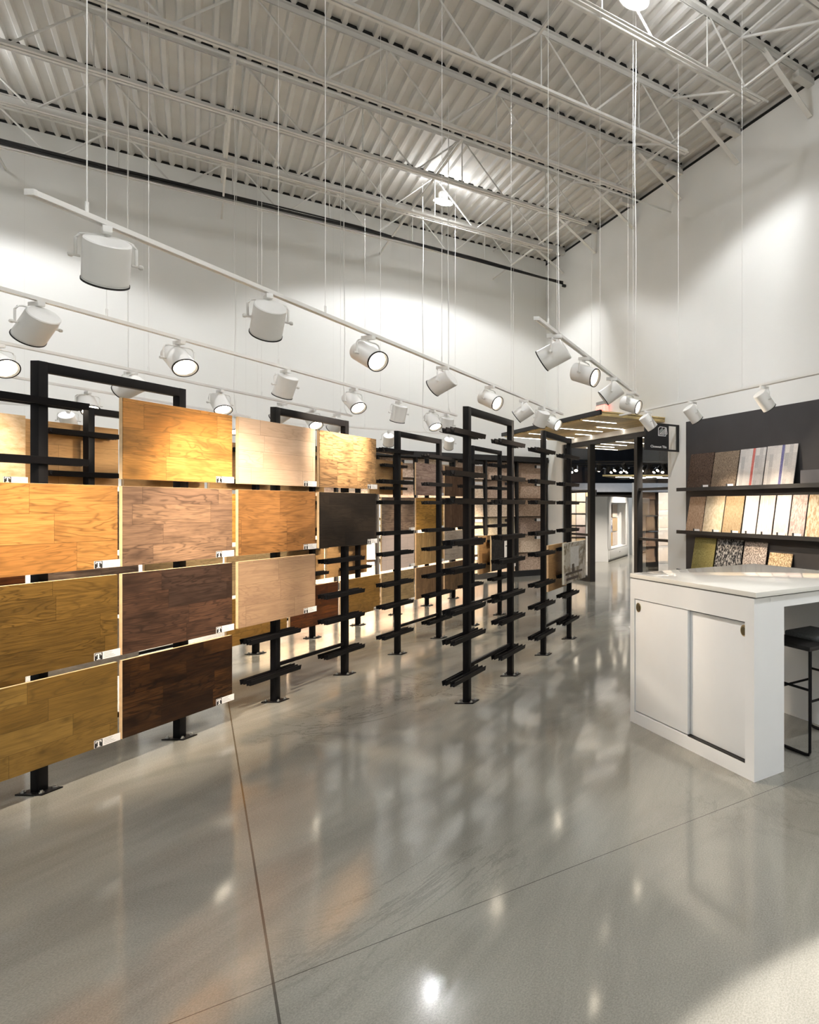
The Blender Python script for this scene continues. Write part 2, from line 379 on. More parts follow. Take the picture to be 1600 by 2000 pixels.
def rail_head():
    # head root at the rail underside; the body swings on a pivot 0.15 below
    r = empty('track_spotlight')
    MB().box((0,0,-.022), (.10,.03,.028), bev=.003).tube([(0,0,-.03),(0,0,-.05)], .008, 8).build('track_adapter', WHITE, r)
    y = MB()
    pts = [(0,-.092,-.15),(0,-.092,-.075),(0,-.08,-.055),(0,-.06,-.048),(0,.06,-.048),(0,.08,-.055),(0,.092,-.075),(0,.092,-.15)]
    y.tube(pts, .0055, 8).build('yoke', WHITE, r)
    for s in (-1,1): MB().tube([(0,s*.078,-.15),(0,s*.105,-.15)], .006, 8).lathe([(0,0),(.009,0),(.011,.006),(.009,.014),(0,.016)], axis=(0,s,0), o=(0,s*.1,-.15), n=14).build('pivot_knob', STEELW if s < 0 else WHITE, r)
    return r
def make_head_body():
    b = MB().lathe([(0,-.092),(.070,-.092),(.075,-.087),(.075,.098),(.072,.098),(.070,.08),(.0,.06)], n=40).build('lamp_housing', WHITE)
    MB().lathe([(.0755,.0),(.0775,.0),(.0775,.008),(.070,.008),(.069,-.01),(.0755,-.006)], o=(0,0,.093), n=40).build('front_ring', BLACK, b)
    MB().lathe([(0,.078),(.05,.083),(.066,.078),(.066,.07),(0,.068)], n=32).build('lamp_lens', LENS, b)
    return b
H0 = rail_head(); B0 = make_head_body(); B0.parent = H0
HD = bpy.data.lights.new('head_light', 'SPOT'); HD.energy = SPOT_W; HD.spot_size = math.radians(56); HD.spot_blend = .95; HD.color = WARM; HD.shadow_soft_size = .035
first_head = [True]
def head(loc, aim, label, group, W=1.0, light=True):
    """aim is the world direction of the beam"""
    aim = Vector(aim).normalized(); yaw = math.atan2(aim.y, aim.x)
    r = H0 if first_head[0] else copy_tree(H0); first_head[0] = False
    r.location = Vector(loc) - Vector((0,0,.011)); r.rotation_euler = (0,0,yaw)
    tilt = math.acos(max(-1,min(1,-aim.z)))
    for ch in r.children:
        if ch.name.startswith('lamp_housing'):
            ch.location = (0,0,-.15); ch.rotation_euler = (0, math.pi - tilt, 0)
    tag(r, label, 'spotlight', group)
    if light:
        d = HD if W == 1.0 else HD.copy()
        if W != 1.0: d.energy = SPOT_W*W
        o = bpy.data.objects.new('head_light', d); COL.objects.link(o); o.parent = r
        la = Vector((math.sin(tilt), 0, -math.cos(tilt))); o.location = Vector((0,0,-.15)) + la*.106
        o.rotation_euler = la.to_track_quat('-Z','Y').to_euler()
    return r
def aimv(az, tilt):  # azimuth in degrees from +X towards +Y, tilt from straight down
    a = math.radians(az); t = math.radians(tilt); return (math.sin(t)*math.cos(a), math.sin(t)*math.sin(a), -math.cos(t))
def place_heads(x, lst, where, grp):
    for i, (y, az, tl, W) in enumerate(lst):
        turned = 'turned left' if 90 < az < 270 else 'turned right'
        head((x, y, ZTR), aimv(az, tl), 'white cylindrical spotlight %s, %s along the %s' % (turned, ORD[i], where), grp, W)
place_heads(TX[1], [(2.83,140,34,1.7),(3.72,138,44,1.6),(4.62,-15,62,1),(5.63,182,60,1.4),(6.54,-12,66,1),(7.40,190,55,1),(7.95,150,30,.6),(8.3,-10,65,1)], 'closest long track', 'spotlights on the closest long track')
place_heads(TX[2], [(3.85,165,48,1.2),(4.76,-20,50,1),(5.78,160,28,1.1),(6.70,-20,48,1),(7.49,150,20,.9),(8.21,-25,38,1),(8.56,140,20,.8)], 'second long track', 'spotlights on the second long track')
place_heads(TX[3], [(4.86,-12,62,1),(5.85,185,62,1),(6.78,-25,40,1),(7.62,185,55,1),(8.12,-25,45,1),(8.56,170,50,.8)], 'third long track', 'spotlights on the third long track')
place_heads(TX[4], [(6.86,-25,45,1),(8.2,180,40,1),(8.7,-30,30,1)], 'farthest long track', 'spotlights on the farthest long track')
track((1.31,-1.5,ZTR), (1.31,1.6,ZTR), 'white light track overhead behind the viewer')
nh = head((1.31,1.0,ZTR), aimv(180, 7), 'white spotlight overhead, throwing the light patch at the lower right', 'spotlight on the rear track', 5.0)
for ch in nh.children:
    if ch.type == 'LIGHT': ch.data.spot_size = math.radians(62); ch.data.spot_blend = .1; ch.data.color = (1.0, .93, .87)
place_heads(TX[0], [(4.58,186,60,1),(5.28,-10,72,.8),(6.12,195,52,1),(6.87,-10,72,.8)], 'short track by the canopy', 'spotlights on the short track')
for i, v in enumerate((7.28, 6.28, 5.0, 3.9, 2.9)):
    a = R(1, -.1, 0) * math.sin(math.radians(42)) + Vector((0,0,-math.cos(math.radians(42))))
    head(R(4.27, v, ZTR), a, 'white spotlight aimed at the carpet shelves, %s from the canopy along the right wall track' % ORD[i], 'spotlights on the right wall track', 1.1)
for i, u in enumerate((-1.2, 1.2, 2.3, 3.2)):
    a = R(.15, 1, 0) * math.sin(math.radians(45)) + Vector((0,0,-math.cos(math.radians(45))))
    head(R(u, 12.05, ZTR), a, 'small white spotlight aimed at the back wall, %s from the left on the rear track' % ORD[i], 'spotlights on the back wall track', 8.0)

# ------------------------------------------------------------------ sample racks
ARMZ = [2.07, 1.76, 1.555, 1.25, 1.045, .745, .53, .235]
PITCH = .792
def yk(k, off=0.0): return 2.61 + PITCH*k + off
def make_rack():
    r = empty('sample_rack')
    H = 2.26; h = PITCH/2
    pm = MB().b(-.0225,.0225,-.0225,.0225, 0, H-.001, bev=.003)
    for i, s in enumerate((-1, 1)):
        if i == 0: p0 = p = pm.build('post', BLACKM, r, (0,s*h,0))
        else: p = p0.copy(); COL.objects.link(p); p.parent = r; p.location = (0,s*h,0)
        if i == 0:
            bp0 = MB().b(-.07,.07,-.05,.05, .0, .007, bev=.001).build('base_plate', BLACKM, p)
            bolt = []
            for bx in (-.048, .048):
                for by in (-.032, .032):
                    bolt.append(MB().lathe([(0,.022),(.006,.022),(.006,.014),(.011,.014),(.011,.007),(0,.007)], o=(bx,by,0), n=6).build('anchor_bolt', STEEL, p))
        else:
            for q in [bp0]+bolt: c = q.copy(); COL.objects.link(c); c.parent = p
    MB().b(-.0225,.0225,-h+.0225,h-.0225, H-.056, H-.002, bev=.003).build('crossbeam', BLACKM, r)
    MB().b(-.012,.012,-h+.0225,h-.0225, .262, .288, bev=.002).build('lower_rail', BLACKM, r)
    # hooked arm: back web, outward shelf and raised lip
    pf = [(0,0),(0,-.044),(.006,-.044),(.012,-.036),(.030,-.044),(.036,-.044),(.044,-.004),(.038,-.004),(.031,-.036),(.014,-.028),(.006,0)]
    a0 = {}
    for s in (-1, 1):
        for k, z in enumerate(ARMZ):
            for ys in (-1, 1):
                if s not in a0:
                    poly = [(c[0]*.8, c[1]*.9) for c in pf]
                    # prism side axis: d x up ; direction +y gives +x side, -y gives -x side
                    mb = MB().prism(poly, (0,-s*.245,0), (0,s*.245,0))
                    a0[s] = mb.build('hook_arm', BLACKM, r, (s*.0225, ys*h-(.05 if s > 0 else .015), z))
                else:
                    o = a0[s].copy(); COL.objects.link(o); o.parent = r; o.location = (s*.0225, ys*h-(.05 if s > 0 else .015), z)
    return r
RX = {'A': -3.9, 'B': -2.41, 'C': -5.345}
ROFF = {'A': 0.0, 'B': -.03, 'C': .01}
rack0 = make_rack(); used = [False]
def rack(row, k, label):
    r = rack0 if not used[0] else copy_tree(rack0); used[0] = True
    r.location = (RX[row], yk(k, ROFF[row]) + PITCH/2, 0); tag(r, label, 'display rack', 'black steel sample racks')
rack('A', 1, 'black steel sample rack at the left front, holding the largest wood panels')
rack('A', 3, 'black steel sample rack, second in the front row, with pale and dark wood panels')
rack('A', 5, 'empty black steel rack, third in the front row, left of the free-standing near rack')
rack('A', 7, 'black steel rack, fourth in the front row, holding one dark tile board low down')
rack('B', 3, 'tall empty black steel rack standing alone nearest the open floor')
rack('B', 5, 'black steel rack by the glazed opening, holding a picture board')
for n_, k in enumerate((1, 3, 5, 7, 9)): rack('C', k, 'black steel rack in the rear row, %s from the left' % ORD[n_])

# ------------------------------------------------------------------ sample boards
PW = .744
ROWZ = {1: (1.655, 2.125), 2: (1.15, 1.615), 3: (.64, 1.108), 4: (.155, .608)}
def Tlogo(mb, x0, z0, s, y):
    # slab serif letter T as raised boxes
    def bx(a, b, c, d): mb.b(x0+a*s, x0+b*s, y-.0006, y, z0+c*s, z0+d*s)
    bx(.1,.9,.8,.93); bx(.1,.2,.62,.8); bx(.8,.9,.62,.8); bx(.4,.6,.12,.8); bx(.26,.74,.07,.17)
def card(parent, x1, z0, y, w_=.14, h_=.042):
    # label card facing local -y, right end at x1
    c = MB().b(x1-w_, x1, y-.0022, y, z0, z0+h_).build('label_card', CARD, parent)
    MB().b(x1-w_+.001, x1-w_+h_, y-.0028, y-.0022, z0+.001, z0+h_-.001).build('logo_tile', INK, c)
    mb = MB(); Tlogo(mb, x1-w_+.001, z0+.001, h_-.003, y-.0028); mb.build('logo_letter', CARD, c)
    mb = MB()
    for q, (a, b) in enumerate(((.2,.55),(.2,.5),(.2,.62),(.2,.72))):
        mb.b(x1-w_+h_+.09*(w_-h_), x1-w_+h_+b*(w_-h_), y-.0026, y-.0022, z0+h_*(.8-.2*q), z0+h_*(.8-.2*q)+.0022)
    mb.build('printed_text', INKG, c)
CARDS = []
def board(row, k, rz_, mat, label, name='flooring_sample', back=False, mat_edge=None, withcard=True):
    z0, z1 = ROWZ[rz_] if isinstance(rz_, int) else rz_
    y = yk(k, ROFF[row]) - .08 + (.02 if k == 1 else 0); h = z1-z0
    r = empty(name, (RX[row] + (-.088 if back else .088), y, z0), -math.pi/2 if back else math.pi/2, label, 'flooring sample')
    # local x -> world +y for a front board; the face looks to local -y (world +x)
    j = random.Random(k*7+ord(row)).uniform(-.004, .004)
    MB().b(-PW/2+j, PW/2+j, -.004, .014, 0, h).build('board_core', mat_edge or EDGE, r)
    o = MB().b(-PW/2+.001+j, PW/2-.001+j, -.008, -.004, .001, h-.001).build('face', mat, r)
    if back: MB().b(-PW/2+.001+j, PW/2-.001+j, .014, .016, .001, h-.001).build('backing_sheet', MDF, r)
    if withcard: card(r, PW/2+.012+j, .002, -.008)
    return r
S = 0
W_ = lambda nm, a, b, **k: wood(nm, a, b, **k)
golden = W_('golden_oak', (0.508,0.246,0.070), (0.410,0.180,0.049), ph=.155, pl=.75, seed=1, grain=0.41, knot=.7, fig=1.2)
amber = W_('amber_oak', (0.198,0.110,0.024), (0.149,0.083,0.018), ph=.13, pl=.55, seed=2, grain=0.43, knot=.5)
tanoak = W_('tan_oak', (0.248,0.149,0.037), (0.167,0.093,0.020), ph=.115, pl=.48, seed=3, grain=0.30, knot=.5)
honey = W_('honey_hickory', (.62,.31,.085), (.44,.18,.04), ph=.15, pl=.5, seed=4, grain=.5, knot=.9, fig=1.5)
greige = W_('greige_maple', (.33,.20,.12), (.23,.14,.09), ph=.12, pl=.52, seed=5, grain=.42, knot=.6, dark=(.075,.045,.03))
walnutg = W_('smoked_walnut', (.105,.052,.030), (.050,.030,.022), ph=.115, pl=.42, seed=6, grain=.5, knot=.4, dark=(.018,.010,.007))
espresso = W_('espresso_birch', (.085,.036,.011), (.028,.012,.005), ph=.12, pl=.36, seed=7, grain=.6, knot=.3, dark=(.006,.003,.002), rough=.3)
blond = W_('blond_maple', (.72,.53,.38), (.64,.45,.31), ph=.12, pl=.5, seed=8, grain=.2, knot=.15, dark=(.42,.27,.17))
caramel = W_('caramel_birch', (0.406,0.195,0.066), (0.328,0.148,0.047), ph=.25, pl=.42, seed=9, grain=0.47, knot=.3)
sandm = W_('sandy_oak', (0.360,0.238,0.144), (0.310,0.202,0.120), ph=.15, pl=.46, seed=10, grain=0.30, knot=.2, dark=(.2,.12,.08))
mixed = W_('mixed_oak', (.17,.10,.05), (.55,.33,.15), ph=.235, pl=.26, seed=12.1, grain=.45, knot=.8, dark=(.06,.035,.018))
charcoalw = W_('charcoal_oak', (.030,.021,.015), (.015,.011,.009), ph=.12, pl=.4, seed=12, grain=.45, knot=.2, dark=(.005,.004,.003))
redwood = W_('cherry_red_wood', (0.112,0.032,0.008), (0.168,0.052,0.010), ph=.11, pl=.4, seed=13, grain=0.68, knot=.4, dark=(.03,.01,.004))
gold2 = W_('golden_tan_oak', (0.280,0.154,0.035), (0.224,0.119,0.028), ph=.12, pl=.45, seed=14, grain=0.34, knot=.3)
greyw = W_('weathered_grey_oak', (.38,.28,.20), (.26,.19,.14), ph=.12, pl=.6, seed=15, grain=0.61, knot=.8, dark=(.1,.065,.05))
paleg = W_('pale_grey_laminate', (.60,.50,.45), (.55,.46,.42), ph=.14, pl=.5, seed=16, grain=0.16, knot=0, dark=(.4,.33,.3))
natoak = W_('natural_oak', (0.345,0.247,0.128), (0.300,0.210,0.105), ph=.15, pl=.7, seed=17, grain=0.34, knot=.6)
pinkp = W_('rosy_grey_plank', (.62,.46,.38), (.5,.36,.29), ph=.12, pl=.6, seed=18, grain=0.54, knot=.5, dark=(.22,.13,.1))
honeyp = W_('honey_pine', (0.612,0.323,0.068), (0.510,0.246,0.051), ph=.1, pl=.6, seed=19, grain=0.54, knot=.7)
vertan = W_('vertical_tan_bamboo', (.58,.38,.16), (.46,.28,.11), ph=.06, pl=.4, seed=20, vert=True, grain=0.34, knot=0)
verbrown = W_('vertical_brown_oak', (0.288,0.176,0.088), (0.216,0.128,0.064), ph=.07, pl=.35, seed=21, vert=True, grain=0.41, knot=0)
verwal = W_('vertical_walnut', (0.150,0.083,0.049), (0.203,0.120,0.075), ph=.07, pl=.5, seed=22, vert=True, grain=0.61, knot=.3, dark=(.06,.03,.018))
whitew = W_('whitewashed_knotty_pine', (.68,.60,.50), (.6,.52,.43), ph=.1, pl=.9, seed=23, grain=0.34, knot=1.0, dark=(.25,.18,.13))
stone = fleck('sandstone_tile', (.42,.29,.15), (.62,.49,.33), 9, (1,1,2.2), .7, .3, .35, .65, 6)
slate = fleck('dark_slate_tile', (.012,.012,.013), (.035,.033,.032), 14, (1,1,1.5), .5, .5, .4, .65, 6)
blackst = fleck('black_textured_tile', (.02,.02,.022), (.07,.07,.075), 40, (1,1,1), .7, .5)
greyst = fleck('grey_stone_tile', (.22,.20,.17), (.34,.31,.27), 12, (1,1,2), .6, .2, .35, .65, 5)

FL = [
 ('A',1,2,golden,'large golden oak plank board with swirling grain, on the near left rack, second row down'),
 ('A',1,3,amber,'olive brown oak plank board with two knots, on the near left rack, third row down'),
 ('A',1,4,tanoak,'two-tone tan oak plank board, lowest on the near left rack'),
 ('A',2,1,honey,'brightly lit honey yellow plank board with dark knot, topmost at left'),
 ('A',2,2,greige,'grey-brown maple plank board below the honey yellow one'),
 ('A',2,3,walnutg,'dark smoked walnut plank board below the grey-brown one'),
 ('A',2,4,espresso,'nearly black espresso plank board, lowest of its column, left of the open floor'),
 ('A',3,1,blond,'pale blond maple plank board, brightly lit, topmost between honey and mixed brown boards'),
 ('A',3,2,caramel,'caramel brown plank board under the pale blond one'),
 ('A',3,3,sandm,'sandy beige plank board, lowest of its column, under the caramel one'),
 ('A',4,1,mixed,'mixed light and brown oak board with a light square, top right of the front panels'),
 ('A',4,2,charcoalw,'charcoal brown plank board under the mixed oak one'),
 ('A',8,3,slate,'dark slate tile board on the fourth front rack beside a small white specification card'),
 ('C',2,1,stone,'beige sandstone tile board at the far left edge, topmost'),
 ('C',2,3,redwood,'reddish plank board glimpsed low behind the left front rack'),
 ('C',2,4,gold2,'orange tan board glimpsed lowest behind the left front rack'),
 ('C',3,2,blackst,'black textured tile board glimpsed behind the left front rack'),
 ('C',3,3,greyw,'weathered plank board glimpsed between the first two board columns'),
 ('C',3,4,greyst,'grey stone tile board low behind the dark walnut board'),
 ('C',4,2,greyst,'grey stone tile board glimpsed behind the grey-brown board'),
 ('C',4,3,natoak,'natural oak board glimpsed behind the dark walnut board'),
 ('C',5,2,honeyp,'honey pine board glimpsed in the gap beside the caramel board'),
 ('C',5,3,natoak,'natural oak board glimpsed beside the sandy beige board'),
 ('C',5,4,gold2,'golden tan board seen low under the sandy beige board'),
 ('C',6,4,redwood,'dark reddish brown plank board behind the fourth front post, lowest'),
 ('C',7,4,gold2,'golden tan oak board with label, lowest, left of the empty third rack'),
 ('C',8,2,greyw,'weathered grey-brown plank board seen through the empty third rack'),
 ('C',8,3,paleg,'pale grey laminate board seen through the empty third rack'),
 ('C',8,4,natoak,'natural light oak board, lowest seen through the empty third rack'),
 ('C',9,1,pinkp,'rosy grey plank board, topmost in the rear row behind the third rack'),
 ('C',9,2,honeyp,'honey orange pine board under the rosy grey one'),
 ('C',9,3,vertan,'tan board with vertical strips under the honey orange one'),
 ('C',9,4,verbrown,'brown board with vertical strips, lowest behind the third rack'),
 ('C',10,1,verwal,'walnut board with vertical grain, topmost, left of the tall lone rack'),
 ('C',10,2,verwal,'walnut board with vertical grain, second down, left of the tall lone rack'),
 ('C',10,3,whitew,'whitewashed knotty pine board left of the tall lone rack'),
 ('C',10,4,verbrown,'brown strip board, lowest, left of the tall lone rack'),
]
for row, k, rr, mt, lb in FL:
    board(row, k, rr, mt, lb, 'tile_sample' if 'tile' in lb else 'flooring_sample')
BK = [('C',3,1,'left gap beside the tall post, upper'),('C',4,1,'upper gap behind the honey yellow board'),('C',5,1,'gap between honey and blond boards, upper'),
      ('C',6,3,'gap left of the fourth front post'),('C',7,3,'gap right of the fourth front post'),('C',8,1,'upper opening of the empty third rack'),
      ('C',6,2,'gap behind the charcoal board'),('C',6,1,'gap behind the mixed oak board')]
for row, k, rr, lb in BK:
    board(row, k, rr, amber, 'back of a tan sample board seen in the ' + lb, 'flooring_sample', back=True, withcard=False)
board('A', 8, (.60,1.10), natoak, 'tan board hung back to back behind the dark slate tile board', back=True, withcard=False)
board('B', 6, (.585,1.08), natoak, 'tan board hung back to back behind the picture board', back=True, withcard=False)
# specification card on slate board
r = empty('specification_card', (RX['A']+.098, yk(8)-.0, .72), math.pi/2, 'white specification card with printed text in front of the dark slate board', 'card')
MB().b(-.08,.09,-.004,-.001,0,.30).build('card_sheet', CARD, r)
mb = MB(); mb.b(-.05,.06,-.0046,-.004,.22,.235); mb.b(-.05,.06,-.0046,-.004,.05,.06); mb.b(.045,.06,-.0046,-.004,.06,.22); mb.build('printed_text', INK, r)
# picture board on rack B (kitchen-like interior in grey tones)
y = yk(6, ROFF['B'])-.08
r = empty('picture_board', (RX['B']+.088, y, .66), math.pi/2, 'glossy board with a grey interior photograph on the rack by the glazed opening', 'display board')
MB().b(-PW/2,PW/2,-.004,.014,0,.44).build('board_core', plain('pale_edge', (.7,.66,.55), .5), r)
m = NT('interior_print'); v = m.map(m.coord(), sc=(6,1,6)); n1 = m.noise(v, .9, 5, .7, .8); m.base(m.ramp(n1, [(.3,(.06,.045,.03)),(.45,(.28,.24,.18)),(.55,(.55,.52,.46)),(.7,(.30,.27,.22))])); m.bs.inputs['Roughness'].default_value = .1
MB().b(-PW/2+.002,PW/2-.002,-.008,-.004,.002,.438).build('printed_face', m.m, r)
MB().b(-.17,.12,-.0085,-.008,.16,.39).build('pale_sofa_print', plain('print_pale', (.62,.62,.6), .15, var=.1, scale=30), r)
MB().b(-.33,.25,-.0085,-.008,.09,.115).b(-.3,.1,-.0085,-.008,.03,.06).b(-.12,-.04,-.009,-.0085,.115,.2).build('table_print', plain('print_dark', (.08,.06,.05), .2, var=.3, scale=40), r)

# ------------------------------------------------------------------ carpet display on the back wall
cr = empty('carpet_display', R(0, V1, 0), ANG, 'tall black carpet display frame against the back wall', 'display rack')
DV = [5.70-.6385*k for k in range(9)]
MB().b(DV[-1], 5.70, -.20, -.004, 2.44, 2.55).build('top_rail', BLACK, cr)
MB().b(DV[-1], 5.70, -.22, -.004, 0, .12).build('plinth', BLACK, cr)
MB().b(DV[-1], 5.70, -.03, -.004, .12, 2.44).build('back_panel', BLACK, cr)
d0 = None
for u in DV:
    if d0 is None: d0 = MB().b(-.014,.014,-.15,-.03,.12,2.44).build('divider', BLACK, cr, (u-.022,0,0))
    else: o = d0.copy(); COL.objects.link(o); o.parent = cr; o.location = (u,0,0)
CARP = [fleck('taupe_carpet',(.23,.16,.115),(.56,.42,.32),38,lo=.3,hi=.7), fleck('beige_carpet',(.36,.27,.19),(.68,.54,.41),38,lo=.3,hi=.7), fleck('brown_carpet',(.17,.12,.095),(.42,.31,.24),38,lo=.3,hi=.7), fleck('flat_brown_carpet',(.30,.21,.155),(.38,.28,.21),24,bump=.2), fleck('sage_beige_carpet',(.33,.27,.18),(.60,.50,.36),38,lo=.3,hi=.7)]
cn = ['taupe','beige','brown','smooth brown','sage beige']
samp = None
for c_ in range(8):
    uc = (DV[c_]+DV[c_+1])/2 - (.01 if c_ else .02)
    for q in range(6):
        z1 = 2.42 - .385*q; mi = [3,0,0,2,1,0][q] if c_ == 0 else (c_*5+q*3) % 5 if (c_+q) % 3 else 1
        root = empty('carpet_sample', R(uc, V1-.035, z1-.375), ANG, '%s carpet sample, back wall display, %s row down, %s column from the corner' % (cn[mi], ORD[q], ORD[c_]), 'carpet sample', 'carpet samples on the back wall')
        if samp is None:
            mbb = MB().prism([(0,0),(.085,0),(.06,.03),(.012,.37),(0,.37)], (-.285,0,0), (.285,0,0))
            samp = mbb
            pile = mbb.build('pile', CARP[mi], root)
            cd = MB().b(.13,.275,-.038,-.035,.275,.335).build('label_card', CARD, root)
            lg = MB().b(.085,.13,-.038,-.035,.275,.335).build('logo_tile', INK, cd)
            prot = (pile, cd, lg)
        else:
            p_ = pile.copy(); p_.data = pile.data; COL.objects.link(p_); p_.parent = root
            p_.material_slots[0].link = 'OBJECT'; p_.material_slots[0].material = CARP[mi]
            a = cd.copy(); COL.objects.link(a); a.parent = root; b = lg.copy(); COL.objects.link(b); b.parent = a

# ------------------------------------------------------------------ glazed opening (door_1), canopy, exit sign, hanging sign
dr = tag(empty('door_1', R(0,0,0), ANG), kind='structure')
for v in (12.07, 10.23):
    MB().b(U1+.03, U1+.14, v-.055, v+.055, 0, OZ-.08).build('frame_post', BLACK, dr)
for v in (OV0+.02, OV1-.045): MB().b(U1+.03, U1+.14, v-.018 if v < 10 else v-.045, v+.0 if v < 10 else v+.045, 0, OZ-.08).build('frame_post', BLACK, dr)
MB().b(U1+.03, U1+.14, OV0+.002, OV1-.002, OZ-.08, OZ-.002).build('head_rail', BLACK, dr)
for a, b in ((OV0+.02, 10.175), (12.125, OV1-.09)):
    for z in (1.79, .92): MB().b(U1+.06, U1+.11, a, b, z-.022, z+.022).build('transom', BLACK, dr)
    MB().b(U1+.04, U1+.13, a, b, .001, .10).build('bottom_rail', BLACK, dr)
    MB().b(U1+.083, U1+.088, a, b, .10, OZ-.08).build('glass_pane', GLASS, dr)
SLAT = wood('canopy_slat_wood', (.78,.60,.28), (.66,.48,.20), .5, 2.0, 31, grain=0.41, knot=0)
def canopy(u0, u1, v0, v1, z, label, leds, edge=True):
    r = empty('slatted_canopy', R(0,0,0), ANG, label, 'canopy', 'slatted canopies')
    n = int((v1-v0)/.1); s0 = None
    for k in range(n):
        v = v0 + .05 + k*.1
        if s0 is None: s0 = MB().b(u0+.03, u1, -.036, .036, z, z+.05, bev=.002).build('slat', SLAT, r, (0,v,0))
        else: o = s0.copy(); COL.objects.link(o); o.parent = r; o.location = (0,v,0)
    MB().b(u0+.02, u1, v0, v1, z+.056, z+.075).build('top_board', SLAT, r)
    if edge:
        e = MB(); e.b(u0, u0+.03, v0-.03, v1+.03, z+.015, z+.085); e.b(u0+.03, u1, v1+.0, v1+.03, z+.02, z+.085)
        e.build('edge_frame', BLACKM, r)
    l0 = None
    for a, b, v in leds:
        MB().b(a, b, v-.014, v+.014, z-.004, z+.02).build('led_strip', LED, r)
    return r
canopy(4.55, U1-.004, 9.2, 13.45, 2.88, 'slatted wooden canopy with light strips fixed to the right wall over the opening',
       [(4.62,5.2,9.9),(5.2,5.7,10.6),(4.72,5.6,11.2),(5.4,5.7,11.9),(4.7,5.0,12.4),(5.3,5.68,12.6),(4.7,5.4,13.3)])
canopy(U1+.22, 7.8, 8.9, 14.8, 2.88, 'slatted wooden ceiling panel with light strips just beyond the opening',
       [(6.6,7.45,12.7),(6.5,7.3,14.0),(6.9,7.7,14.6),(6.1,6.9,11.6),(6.2,7.2,10.5),(6.6,7.3,13.4)], edge=False)
for v in (9.6, 13.0): tag(MB().tube([R(4.62, v, 2.97), R(4.62, v, 6.88)], .003, 5).build('canopy_cable', STEELW), 'thin steel cable holding up the %s end of the wooden canopy' % ('near' if v < 10 else 'far'), 'cable', 'canopy cables')
def text_obj(name, body, size, mat, parent, loc, rot, ext=.001):
    cu = bpy.data.curves.new(name, 'FONT'); cu.body = body; cu.size = size; cu.extrude = ext; cu.align_x = 'LEFT'; cu.resolution_u = 3; cu.offset = size*.012
    t = bpy.data.objects.new(name, cu); COL.objects.link(t)
    dg = bpy.context.evaluated_depsgraph_get(); me = bpy.data.meshes.new_from_object(t.evaluated_get(dg)); me.name = name
    bpy.data.objects.remove(t); o = bpy.data.objects.new(name, me); COL.objects.link(o); me.materials.clear(); me.materials.append(mat)
    o.parent = parent; o.location = loc; o.rotation_euler = rot; return o
r = empty('exit_sign', R(U1-.06, 11.33, 3.26), ANG, 'small lit red exit sign on the right wall above the canopy', 'exit sign')
MB().b(-.035,.055,-.17,.17,.13,.2).build('housing', plain('sign_grey', (.3,.3,.3), .5), r)
MB().b(-.03,.05,-.17,.17,0,.13).build('lit_panel', RED, r)
text_obj('exit_text', 'EXIT', .13, CARD, r, (-.032, .14, .02), (math.pi/2,0,-math.pi/2))
# department sign
r = empty('department_sign', R(5.10, 8.8, 2.36), ANG, 'black square department sign reading Closeout Tile beside the carpet shelves', 'sign')
f = MB(); f.b(0,.425,-.015,.015,0,.43); f.b(.425,.60,-.015,.015,0,.028); f.b(.425,.60,-.015,.015,.402,.43); f.b(.572,.616,-.015,.015,0,.43)
f.build('sign_panel', BLACK, r)
text_obj('sign_text', 'Closeout Tile', .052, CARD, r, (.095,-.0165,.045), (math.pi/2,0,0))
ic = MB()
def seg(a, b, w_=.008): ic.bar((a[0],-.017,a[1]), (b[0],-.017,b[1]), w_, .003, up=(0,1,0))
P_ = [(.235,.235),(.365,.235),(.37,.37),(.262,.375),(.235,.35)]
for a, b in zip(P_, P_[1:]+P_[:1]): seg(a, b)
seg((.375,.37),(.392,.27)); seg((.392,.27),(.37,.262))
for k in range(5):
    o_ = .022*k; seg((.25, .255+o_*1.1), (.27+.045+ .0*o_, .255+o_*1.1+.06), .005) if k < 3 else None
for k in range(5): seg((.252+.02*k, .25), (.252+.02*k+ (.11-.02*k), .25+(.11-.02*k)), .005)
ic.build('sign_icon', CARD, r)

# ------------------------------------------------------------------ carpet shelves on the right wall
sh = empty('carpet_shelving', R(U1, 0, 0), ANG, 'large charcoal shelving wall holding carpet samples on the right wall', 'shelving')
MB().b(-.03,-.002, 2.0, 8.55, 0, 2.815).build('back_panel', CHAR, sh)
for z in (1.775, 1.12, .52): MB().b(-.17,-.03, 2.0, 8.60, z-.04, z-.018).b(-.175,-.168,2.0,8.60,z-.05,z+.004).build('shelf', BLACK, sh)
MB().b(-.12,-.03, 2.0, 8.53, 0, .40).build('base_cabinet', CHAR, sh)
m = NT('striped_red_carpet')
def striped(name, acc):
    m = NT(name); co = m.coord(); br = m.n('ShaderNodeTexBrick'); sp = m.n('ShaderNodeSeparateXYZ'); m.l(co, sp.inputs[0]); cb = m.n('ShaderNodeCombineXYZ')
    m.l(sp.outputs['Z'], cb.inputs[0]); m.l(sp.outputs['Y'], cb.inputs[1]); m.l(cb.outputs[0], br.inputs['Vector'])
    for k, x in (('Color1',(.62,.58,.54,1)),('Color2',(.36,.34,.33,1)),('Mortar',(.5,.47,.44,1)),('Scale',1.0),('Mortar Size',.0),('Brick Width',.17),('Row Height',.075)): br.inputs[k].default_value = x
    d = m.math('LESS_THAN', m.math('ABSOLUTE', m.math('ADD', sp.outputs['Y'], .03)), .026)
    c = m.mix(d, br.outputs['Color'], acc); n = m.noise(co, 120, 2); c = m.mix(.15, c, m.ramp(n, [(.4,(.2,.2,.2)),(.6,(.8,.8,.8))])); m.base(c)
    m.bs.inputs['Roughness'].default_value = .95; return m.m
